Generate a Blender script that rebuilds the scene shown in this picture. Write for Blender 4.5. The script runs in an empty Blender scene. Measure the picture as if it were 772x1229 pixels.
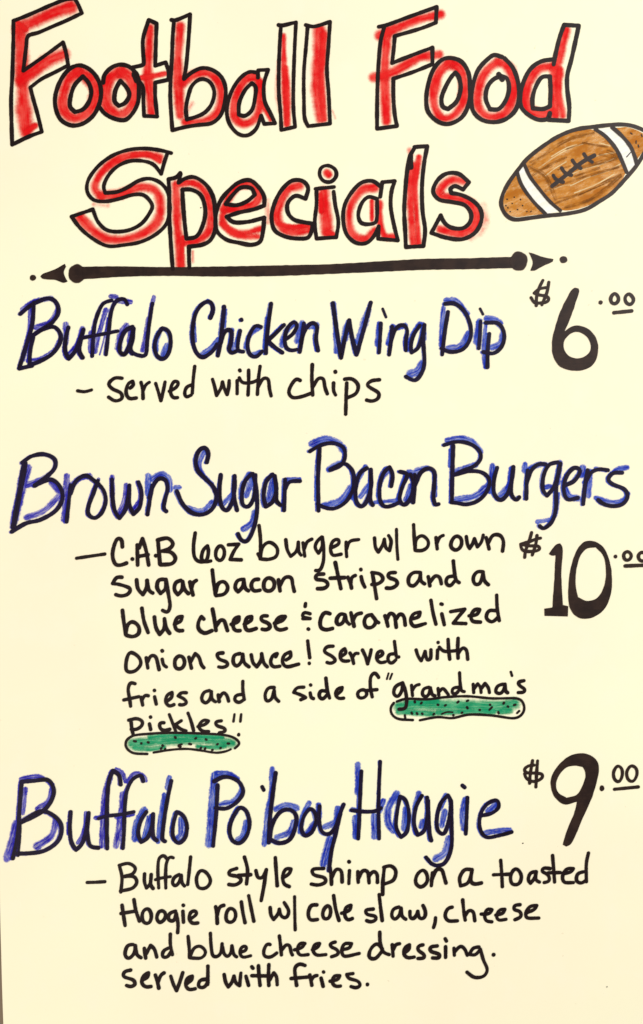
import bpy, math, random
from mathutils import Vector, noise
from mathutils.geometry import delaunay_2d_cdt

# ---------------------------------------------------------------- camera, light, exposure
S = 0.0007                      # metres of poster per photograph pixel
W, H = 772.0, 1229.0
scene = bpy.context.scene
scene.render.engine = 'CYCLES'
col = scene.collection

cam_d = bpy.data.cameras.new('camera')
cam = bpy.data.objects.new('camera', cam_d)
col.objects.link(cam)
DIST = 1.30
cam.location = (0, -DIST, 0.70)
cam.rotation_euler = (math.radians(90), 0, 0)
cam_d.sensor_fit = 'VERTICAL'
cam_d.sensor_height = 24.0
cam_d.lens = 24.0 * DIST / (H * S)
cam_d.clip_start = 0.01
cam_d.clip_end = 50
scene.camera = cam

world = bpy.data.worlds.new('World')
scene.world = world
world.use_nodes = True
bgn = world.node_tree.nodes['Background']
bgn.inputs['Color'].default_value = (1.0, 0.97, 0.90, 1)
bgn.inputs['Strength'].default_value = 0.36

def lamp(name, loc, aim, size, power, color):
    d = bpy.data.lights.new(name, 'AREA')
    d.shape = 'RECTANGLE'
    d.size, d.size_y = size
    d.energy = power
    d.color = color
    o = bpy.data.objects.new(name, d)
    o.location = loc
    v = Vector(aim) - Vector(loc)
    o.rotation_euler = v.to_track_quat('-Z', 'Y').to_euler()
    col.objects.link(o)
    return o

lamp('ceiling_lamp', (1.15, -1.75, 1.55), (0.10, 0, 0.70), (0.9, 0.7), 36.0, (1.0, 0.99, 0.95))
lamp('warm_fill_light', (-1.2, -1.6, 0.10), (-0.2, 0, 0.35), (0.9, 0.9), 18.5, (1.0, 0.86, 0.74))  # added fill, no known source: warms and brightens the sheet's lower left

vs = scene.view_settings
vs.view_transform = 'Standard'
vs.look = 'None'
vs.gamma = 1.0
vs.exposure = 0.0
scene.cycles.transparent_max_bounces = 48
scene.cycles.max_bounces = 6

# ---------------------------------------------------------------- helpers
def X(px): return (px - W / 2) * S
def Z(py): return 0.70 + (H / 2 - py) * S

def relief(px, py):
    """gentle waviness of the hanging sheet, metres towards the viewer"""
    a = noise.noise(Vector((px * 0.0042, py * 0.0034, 3.1))) * 0.0030
    b = noise.noise(Vector((px * 0.011, py * 0.008, 9.7))) * 0.0003
    return a + b + 0.0036

def P(px, py, lift):
    return (X(px), -(relief(px, py) + lift), Z(py))

def mesh_obj(name, verts, faces, mat, parent=None, uvs=None, edge=None, flow=None):
    me = bpy.data.meshes.new(name)
    me.from_pydata(verts, [], faces)
    if uvs is not None:
        ul = me.uv_layers.new(name='UVMap')
        for l in me.loops:
            ul.data[l.index].uv = uvs[l.vertex_index]
    if edge is not None:
        at = me.attributes.new('edge', 'FLOAT', 'POINT')
        at.data.foreach_set('value', edge)
    me.materials.append(mat)
    me.update()
    o = bpy.data.objects.new(name, me)
    col.objects.link(o)
    if parent: o.parent = parent
    return o

def empty(name, parent=None, loc=(0, 0, 0)):
    o = bpy.data.objects.new(name, None)
    o.empty_display_size = 0.02
    o.location = loc
    col.objects.link(o)
    if parent: o.parent = parent
    return o

# ---------------------------------------------------------------- materials
class NT:
    def __init__(s, name):
        s.m = bpy.data.materials.new(name); s.m.use_nodes = True
        s.t = s.m.node_tree; s.t.nodes.clear()
    def n(s, kind, **kw):
        nd = s.t.nodes.new(kind)
        for k, v in kw.items():
            if k.startswith('_'): setattr(nd, k[1:], v)
            else: nd.inputs[k.replace('__', ' ')].default_value = v
        return nd
    def l(s, a, b): s.t.links.new(a, b)
    def math(s, op, a, b=None, c=None):
        nd = s.t.nodes.new('ShaderNodeMath'); nd.operation = op
        for i, v in enumerate((a, b, c)):
            if v is None: continue
            if isinstance(v, (int, float)): nd.inputs[i].default_value = v
            else: s.l(v, nd.inputs[i])
        return nd.outputs[0]
    def rng(s, v, a, b, c, d, smooth=True):
        nd = s.t.nodes.new('ShaderNodeMapRange')
        if smooth: nd.interpolation_type = 'SMOOTHSTEP'
        s.l(v, nd.inputs[0])
        for i, q in enumerate((a, b, c, d)): nd.inputs[i + 1].default_value = q
        return nd.outputs[0]
    def noise(s, vec, scale, detail=3, rough=0.55, mapping=None):
        if mapping:
            mp = s.t.nodes.new('ShaderNodeMapping')
            mp.inputs['Scale'].default_value = mapping
            s.l(vec, mp.inputs[0]); vec = mp.outputs[0]
        nd = s.t.nodes.new('ShaderNodeTexNoise')
        nd.inputs['Scale'].default_value = scale
        nd.inputs['Detail'].default_value = detail
        nd.inputs['Roughness'].default_value = rough
        s.l(vec, nd.inputs['Vector'])
        return nd.outputs[0]
    def mix(s, f, a, b):
        nd = s.t.nodes.new('ShaderNodeMix'); nd.data_type = 'RGBA'
        if isinstance(f, (int, float)): nd.inputs[0].default_value = f
        else: s.l(f, nd.inputs[0])
        for i, v in ((6, a), (7, b)):
            if isinstance(v, tuple): nd.inputs[i].default_value = v + (1,)
            else: s.l(v, nd.inputs[i])
        return nd.outputs[2]

def paper_material():
    t = NT('cream_paper')
    obj = t.n('ShaderNodeTexCoord').outputs['Object']
    big = t.noise(obj, 3.1, 3, 0.5)
    mid = t.noise(obj, 34, 4, 0.6)
    fib = t.noise(obj, 900, 3, 0.7)
    c = t.mix(t.rng(big, 0.35, 0.68, 0, 1), PAPER_A, PAPER_B)
    c = t.mix(t.rng(mid, 0.45, 0.75, 0, 0.35), c, PAPER_C)
    # sparse specks in the pulp
    sp = t.noise(obj, 210, 2, 0.5)
    c = t.mix(t.rng(sp, 0.755, 0.80, 0, 0.30), c, (0.62, 0.50, 0.34))
    b = t.n('ShaderNodeBsdfPrincipled', Roughness=0.78)
    b.inputs['Specular IOR Level'].default_value = 0.25
    t.l(c, b.inputs['Base Color'])
    bp = t.n('ShaderNodeBump', Strength=0.25, Distance=0.0002)
    t.l(fib, bp.inputs['Height']); t.l(bp.outputs[0], b.inputs['Normal'])
    o = t.n('ShaderNodeOutputMaterial'); t.l(b.outputs[0], o.inputs[0])
    return t.m

def ink(name, light, dark, cover=(0.6, 1.0), soft=0.35, streak=0.5, rough=0.5, spec=0.4, dry=0.0, ragged=0.25, deep=None, grain=0.55, skew=0.0):
    """marker ink: see-through where thin; streaks run along the pen stroke"""
    t = NT(name)
    uv = t.n('ShaderNodeUVMap', _uv_map='UVMap').outputs[0]
    obj = t.n('ShaderNodeTexCoord').outputs['Object']
    ed = t.n('ShaderNodeAttribute', _attribute_name='edge').outputs['Fac']
    st = t.noise(uv, 1.0, 4, 0.65, mapping=(0.035, grain, 1))
    fine = t.noise(uv, 1.0, 3, 0.7, mapping=(0.16, 1.5, 1))
    blot = t.noise(obj, 95, 3, 0.6)
    rag = t.noise(obj, 620, 3, 0.6)
    if skew > 0:               # the pen pressed harder on one side
        sk = t.noise(obj, 26, 1, 0.5)
        ed = t.math('MULTIPLY_ADD', t.math('SUBTRACT', sk, 0.5), skew, ed)
    e2 = t.math('MULTIPLY_ADD', rag, ragged * 2, ed)
    e2 = t.math('SUBTRACT', e2, ragged)
    fade = t.rng(e2, 1.0 - soft, 1.0, 1, 0)
    den = t.math('MULTIPLY_ADD', st, streak, t.math('MULTIPLY', blot, 1 - streak))
    d01 = t.rng(den, 0.36, 0.64, 0, 1)
    al = t.rng(d01, 0, 1, cover[0], cover[1], smooth=False)
    if dry > 0:
        gap = t.rng(t.math('MULTIPLY_ADD', fine, 0.6, t.math('MULTIPLY', st, 0.4)), 0.40 , 0.52, 1 - dry, 1)
        al = t.math('MULTIPLY', al, gap)
    al = t.math('MULTIPLY', al, fade)
    c = t.mix(t.math('MULTIPLY', d01, t.rng(e2, 0.25, 0.95, 1, 0.25)), light, dark)
    if deep is not None:       # denser pigment where the pen rested
        c = t.mix(t.rng(blot, 0.55, 0.7, 0, 1), c, deep)
    b = t.n('ShaderNodeBsdfPrincipled', Roughness=rough)
    b.inputs['Specular IOR Level'].default_value = spec
    t.l(c, b.inputs['Base Color'])
    tr = t.n('ShaderNodeBsdfTransparent')
    mx = t.n('ShaderNodeMixShader')
    t.l(al, mx.inputs[0]); t.l(tr.outputs[0], mx.inputs[1]); t.l(b.outputs[0], mx.inputs[2])
    o = t.n('ShaderNodeOutputMaterial'); t.l(mx.outputs[0], o.inputs[0])
    return t.m

PAPER_A = (0.90, 0.890, 0.655)
PAPER_B = (0.895, 0.835, 0.635)
PAPER_C = (0.91, 0.86, 0.70)
M = {}
M['paper'] = paper_material()
M['K'] = ink('black_marker', (0.015, 0.0065, 0.0065), (0.006, 0.002, 0.003), cover=(0.95, 1.0), soft=0.14, rough=0.36, spec=0.17, ragged=0.05)
M['T'] = ink('broad_black_marker', (0.028, 0.013, 0.009), (0.014, 0.006, 0.005), cover=(0.96, 1.0), soft=0.10, streak=0.3, rough=0.40, spec=0.22, ragged=0.04)
M['Q'] = ink('black_marker_over_blue', (0.010, 0.006, 0.036), (0.006, 0.002, 0.005), cover=(0.93, 1.0), soft=0.14, streak=0.7, rough=0.36, spec=0.14, ragged=0.06)
M['R'] = ink('red_marker', (0.86, 0.024, 0.020), (0.68, 0.001, 0.004), cover=(0.76, 1.0), soft=0.80, streak=0.45, rough=0.6, spec=0.10, ragged=0.12, grain=0.25, skew=0.65)
M['V'] = ink('blue_marker_left_cast', (0.050, 0.050, 0.60), (0.008, 0.003, 0.28), cover=(0.66, 1.0), soft=0.45, streak=0.55, rough=0.6, spec=0.08, dry=0.5, ragged=0.30, skew=0.3)  # same blue marker; the camera's darker violet cast at left is painted in
M['S'] = ink('red_marker_smear', (0.88, 0.10, 0.08), (0.80, 0.02, 0.02), cover=(0.10, 0.5), soft=1.0, streak=0.40, rough=0.6, spec=0.10, ragged=0.25, grain=0.35, skew=0.9)
M['B'] = ink('blue_marker', (0.040, 0.115, 0.68), (0.004, 0.009, 0.32), cover=(0.68, 1.0), soft=0.45, streak=0.55, rough=0.6, spec=0.08, dry=0.45, ragged=0.30, skew=0.3)
M['G'] = ink('green_marker', (0.010, 0.43, 0.20), (0.001, 0.24, 0.10), cover=(0.72, 1.0), soft=0.75, streak=0.55, rough=0.6, spec=0.15, dry=0.25, ragged=0.2, skew=0.5)
M['N'] = ink('brown_marker_wash', (0.70, 0.28, 0.018), (0.40, 0.125, 0.004), cover=(0.70, 1.0), soft=0.1, streak=0.6, spec=0.12, dry=0.35, grain=0.10)
M['O'] = ink('brown_marker', (0.40, 0.14, 0.006), (0.17, 0.055, 0.003), cover=(0.15, 0.8), soft=0.6, streak=0.5, spec=0.12, dry=0.5, ragged=0.35)
M['C'] = ink('pale_ochre_pencil', (0.86, 0.64, 0.30), (0.88, 0.72, 0.42), cover=(0.25, 0.85), soft=0.7, streak=0.5, rough=0.6, spec=0.12, dry=0.4, ragged=0.4)
M['W'] = ink('white_pencil', (0.93, 0.93, 0.90), (0.95, 0.95, 0.93), cover=(0.6, 0.9), soft=0.1, streak=0.6, spec=0.2, grain=0.4)

def board_material():
    t = NT('grey_brown_board')
    obj = t.n('ShaderNodeTexCoord').outputs['Object']
    a = t.noise(obj, 40, 5, 0.6, mapping=(1, 1, 0.15))
    c = t.mix(a, (0.20, 0.16, 0.10), (0.36, 0.27, 0.19))
    b = t.n('ShaderNodeBsdfPrincipled', Roughness=0.6)
    t.l(c, b.inputs['Base Color'])
    o = t.n('ShaderNodeOutputMaterial'); t.l(b.outputs[0], o.inputs[0])
    return t.m
M['board'] = board_material()

# ---------------------------------------------------------------- pen strokes
rnd = random.Random(11)
LIFT = {'W': 0.00003, 'N': 0.00004, 'C': 0.00012, 'O': 0.00016, 'G': 0.00006, 'R': 0.00006, 'S': 0.00004, 'B': 0.00010, 'K': 0.00040, 'P': 0.00044}
count = {}
def next_lift(kind):
    i = count.get(kind, 0); count[kind] = i + 1
    return LIFT[kind] + (i % 90) * 0.0000030 * (0.35 if kind in 'KP' else 1)

def catmull(pts, closed, step, power=0.5, rounds=3):
    n = len(pts)
    out = []
    rngs = range(n) if closed else range(n - 1)
    for i in rngs:
        p1, p2 = pts[i], pts[(i + 1) % n]
        p0 = pts[(i - 1) % n] if (closed or i > 0) else p1 + (p1 - p2)
        p3 = pts[(i + 2) % n] if (closed or i < n - 2) else p2 + (p2 - p1)
        L = (p2 - p1).length
        k = max(2, int(L / step))
        # centripetal parameters
        t0 = 0.0
        t1 = t0 + max((p1 - p0).length, 1e-3) ** power
        t2 = t1 + max((p2 - p1).length, 1e-3) ** power
        t3 = t2 + max((p3 - p2).length, 1e-3) ** power
        for j in range(k):
            t = t1 + (t2 - t1) * j / k
            A1 = p0 * ((t1 - t) / (t1 - t0)) + p1 * ((t - t0) / (t1 - t0))
            A2 = p1 * ((t2 - t) / (t2 - t1)) + p2 * ((t - t1) / (t2 - t1))
            A3 = p2 * ((t3 - t) / (t3 - t2)) + p3 * ((t - t2) / (t3 - t2))
            B1 = A1 * ((t2 - t) / (t2 - t0)) + A2 * ((t - t0) / (t2 - t0))
            B2 = A2 * ((t3 - t) / (t3 - t1)) + A3 * ((t - t1) / (t3 - t1))
            out.append(B1 * ((t2 - t) / (t2 - t1)) + B2 * ((t - t1) / (t2 - t1)))
    if not closed: out.append(pts[-1].copy())
    # the hand rounds its turns a little
    m = len(out)
    for _ in range(rounds):
        nx = []
        for i in range(m):
            if not closed and i in (0, m - 1): nx.append(out[i]); continue
            nx.append(out[i] * 0.5 + (out[(i - 1) % m] + out[(i + 1) % m]) * 0.25)
        out = nx
    return out

def split_corners(pts, closed, limit):
    """pieces of a stroke between its sharp corners"""
    n = len(pts)
    def turn(i):
        a = pts[i] - pts[(i - 1) % n]; b = pts[(i + 1) % n] - pts[i]
        if a.length < 1e-6 or b.length < 1e-6: return 0
        return math.degrees(a.angle(b))
    if closed:
        cs = [i for i in range(n) if turn(i) > limit]
        if not cs: return [(pts, True)]
        r = []
        for a, b in zip(cs, cs[1:] + [cs[0] + n]):
            r.append(([pts[k % n] for k in range(a, b + 1)], False))
        return r
    cs = [0] + [i for i in range(1, n - 1) if turn(i) > limit] + [n - 1]
    return [(pts[a:b + 1], False) for a, b in zip(cs, cs[1:])]

class Buf:
    def __init__(s): s.v = []; s.f = []; s.uv = []; s.e = []

def ribbon(buf, pts, closed, width, kind, step, power=0.5):
    """a pen line: left, middle and right rails plus round ends"""
    hw0 = width / 2
    line = catmull(pts, closed, step, power, 3 if power == 0.5 else 7) if len(pts) > 2 or closed else [pts[0].lerp(pts[1], k / max(2, int((pts[1] - pts[0]).length / step))) for k in range(max(2, int((pts[1] - pts[0]).length / step)) + 1)]
    lift = next_lift(kind)
    seed = rnd.uniform(0, 100)
    wob = 0.16 if kind in 'KP' else 0.20
    n = len(line)
    off = rnd.uniform(0, 500)
    L = 0.0
    base = len(buf.v)
    first = last = None
    rows = []
    for i in range(n):
        a = line[(i - 1) % n] if (closed or i > 0) else line[i]
        b = line[(i + 1) % n] if (closed or i < n - 1) else line[i]
        d = (b - a)
        if d.length < 1e-6: d = Vector((1, 0))
        d.normalize()
        nrm = Vector((-d.y, d.x))
        if i: L += (line[i] - line[i - 1]).length
        wv = noise.noise(Vector((L * 0.09, seed, 0))) * wob + noise.noise(Vector((L * 0.35, seed, 5))) * wob * 0.45
        hw = hw0 * (1 + wv)
        wl = hw * (1 + noise.noise(Vector((L * 0.5, seed, 8))) * 0.05)
        z = lift + (i / n) * 0.0000020
        c = line[i]
        r = []
        for q, e, vv in ((c + nrm * wl, 1.0, wl), (c, 0.0, 0.0), (c - nrm * hw, 1.0, -hw)):
            buf.v.append(P(q.x, q.y, z)); buf.uv.append((off + L, vv + seed * 7)); buf.e.append(e)
            r.append(len(buf.v) - 1)
        rows.append(r)
        if i == 0: first = (c, d, nrm, hw, wl, z)
        last = (c, d, nrm, hw, wl, z)
    m = n if closed else n - 1
    for i in range(m):
        r, s = rows[i], rows[(i + 1) % n]
        buf.f.append((r[0], r[1], s[1], s[0])); buf.f.append((r[1], r[2], s[2], s[1]))
    if not closed:
        for (c, d, nrm, hw, wl, z), row, sg, LL in ((first, rows[0], -1, 0.0), (last, rows[-1], 1, L)):
            K = 6
            prev = row[0]
            for k in range(1, K + 1):
                if k == K: cur = row[2]
                else:
                    th = math.pi * k / K
                    rr = hw + (wl - hw) * (1 - k / K)
                    q = c + nrm * (math.cos(th) * rr) + d * (sg * math.sin(th) * rr * 0.95)
                    buf.v.append(P(q.x, q.y, z)); buf.uv.append((off + LL + sg * math.sin(th) * rr, math.cos(th) * rr + seed * 7)); buf.e.append(1.0)
                    cur = len(buf.v) - 1
                buf.f.append((row[1], prev, cur) if sg > 0 else (row[1], cur, prev))
                prev = cur

def blob(buf, cx, cy, rx, ry, kind):
    z = next_lift(kind); seed = rnd.uniform(0, 100)
    c0 = len(buf.v)
    buf.v.append(P(cx, cy, z)); buf.uv.append((cx, cy)); buf.e.append(0.0)
    K = 28
    for k in range(K):
        th = 2 * math.pi * k / K
        w = 1 + noise.noise(Vector((math.cos(th) * 1.3, math.sin(th) * 1.3, seed))) * 0.10
        x, y = cx + math.cos(th) * rx * w, cy + math.sin(th) * ry * w
        buf.v.append(P(x, y, z)); buf.uv.append((x, y)); buf.e.append(1.0)
    for k in range(K):
        buf.f.append((c0, c0 + 1 + (k + 1) % K, c0 + 1 + k))

def smooth_loop(pts, limit, step):
    out = []
    for seg, cl in split_corners(pts, True, limit):
        s = catmull(seg, cl, step) if (len(seg) > 2 or cl) else [seg[0], seg[1]]
        out += s if cl else s[:-1]
    return out

def area(buf, loops, kind, limit, rot=0.0):
    """a filled shape, the first loop its outline, the others holes"""
    z = next_lift(kind)
    ls = []
    for lp in loops:
        ls.append([Vector((p.x + noise.noise(Vector((p.x * .15, p.y * .15, 1))) * .35, p.y + noise.noise(Vector((p.x * .15, p.y * .15, 4))) * .35, 0)) for p in smooth_loop(lp, limit, 1.5)])
    vs_ = []; es_ = []
    for l in ls:
        b = len(vs_); m = len(l)
        vs_ += [Vector((p.x, p.y)) for p in l]
        es_ += [(b + k, b + (k + 1) % m) for k in range(m)]
    def inside(x, y):
        odd = False
        for a, b in es_:
            p, q = vs_[a], vs_[b]
            if (p.y > y) != (q.y > y) and x < (q.x - p.x) * (y - p.y) / (q.y - p.y) + p.x: odd = not odd
        return odd
    xs = [p.x for p in vs_]; ys = [p.y for p in vs_]
    extra = []
    G = 9.0
    for a in range(int((max(xs) - min(xs)) / G)):
        for b in range(int((max(ys) - min(ys)) / G)):
            x, y = min(xs) + (a + .6) * G, min(ys) + (b + .6) * G
            if inside(x, y) and min((v - Vector((x, y))).length for v in vs_) > 2.5: extra.append(Vector((x, y)))
    ov, oe, of, _, _, _ = delaunay_2d_cdt(vs_ + extra, es_, [], 0, 1e-5)
    b0 = len(buf.v)
    cr, sr = math.cos(rot), math.sin(rot)
    for p in ov:
        buf.v.append(P(p.x, p.y, z)); buf.uv.append((p.x * cr + p.y * sr, -p.x * sr + p.y * cr)); buf.e.append(0.0)
    for t in of:
        c = (ov[t[0]] + ov[t[1]] + ov[t[2]]) / 3
        if inside(c.x, c.y): buf.f.append(tuple(b0 + k for k in t))

def face_front(buf):
    """every face looks at the viewer (normal towards -Y)"""
    out = []
    for f in buf.f:
        a, b, c = (Vector(buf.v[i]) for i in f[:3])
        if len(f) == 4:
            d = Vector(buf.v[f[3]]); nn = (c - a).cross(d - b)
        else: nn = (b - a).cross(c - a)
        out.append(tuple(reversed(f)) if nn.y > 0 else f)
    buf.f = out

# ---------------------------------------------------------------- the surface behind the poster
bv = []; bf = []
def box(x0, x1, y0, y1, z0, z1):
    k = len(bv)
    for x in (x0, x1):
        for y in (y0, y1):
            for z in (z0, z1): bv.append((x, y, z))
    for f in ((0, 1, 3, 2), (4, 6, 7, 5), (0, 4, 5, 1), (2, 3, 7, 6), (0, 2, 6, 4), (1, 5, 7, 3)):
        bf.append(tuple(k + i for i in f))
box(-1.2, 1.2, 0.004, 0.03, -0.1, 1.6)
wall = mesh_obj('wall', bv, bf, M['board'])
wall['kind'] = 'structure'

# ---------------------------------------------------------------- the poster sheet
poster = empty('menu_poster', loc=(0, 0, 0))
poster['label'] = 'cream paper menu poster hand lettered in red, blue and black marker with football food specials'
poster['category'] = 'poster'

def left_edge(py): return (py - 1063) * 0.0305 + noise.noise(Vector((0, py * 0.02, 0))) * 0.25
def sheet():
    x1, y0, y1 = 806.0, -34.0, 1262.0
    nx, ny = 150, 240
    v = []; f = []
    for j in range(ny + 1):
        py = y0 + (y1 - y0) * j / ny
        xl = left_edge(py)
        for i in range(nx + 1):
            px = xl + (x1 - xl) * (i / nx)
            v.append(P(px, py, 0))
    for j in range(ny):
        for i in range(nx):
            a = j * (nx + 1) + i
            f.append((a, a + nx + 1, a + nx + 2, a + 1))
    n = len(v)
    v += [(x, y + 0.0004, z) for x, y, z in v]
    f += [tuple(reversed([q + n for q in t])) for t in f]
    ring = [i for i in range(nx + 1)] + [j * (nx + 1) + nx for j in range(1, ny + 1)] + \
           [ny * (nx + 1) + i for i in range(nx - 1, -1, -1)] + [j * (nx + 1) for j in range(ny - 1, 0, -1)]
    for a, b in zip(ring, ring[1:] + ring[:1]):
        f.append((a, b, b + n, a + n))
    return v, f
v, f = sheet()
mesh_obj('paper', v, f, M['paper'], poster)

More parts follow.
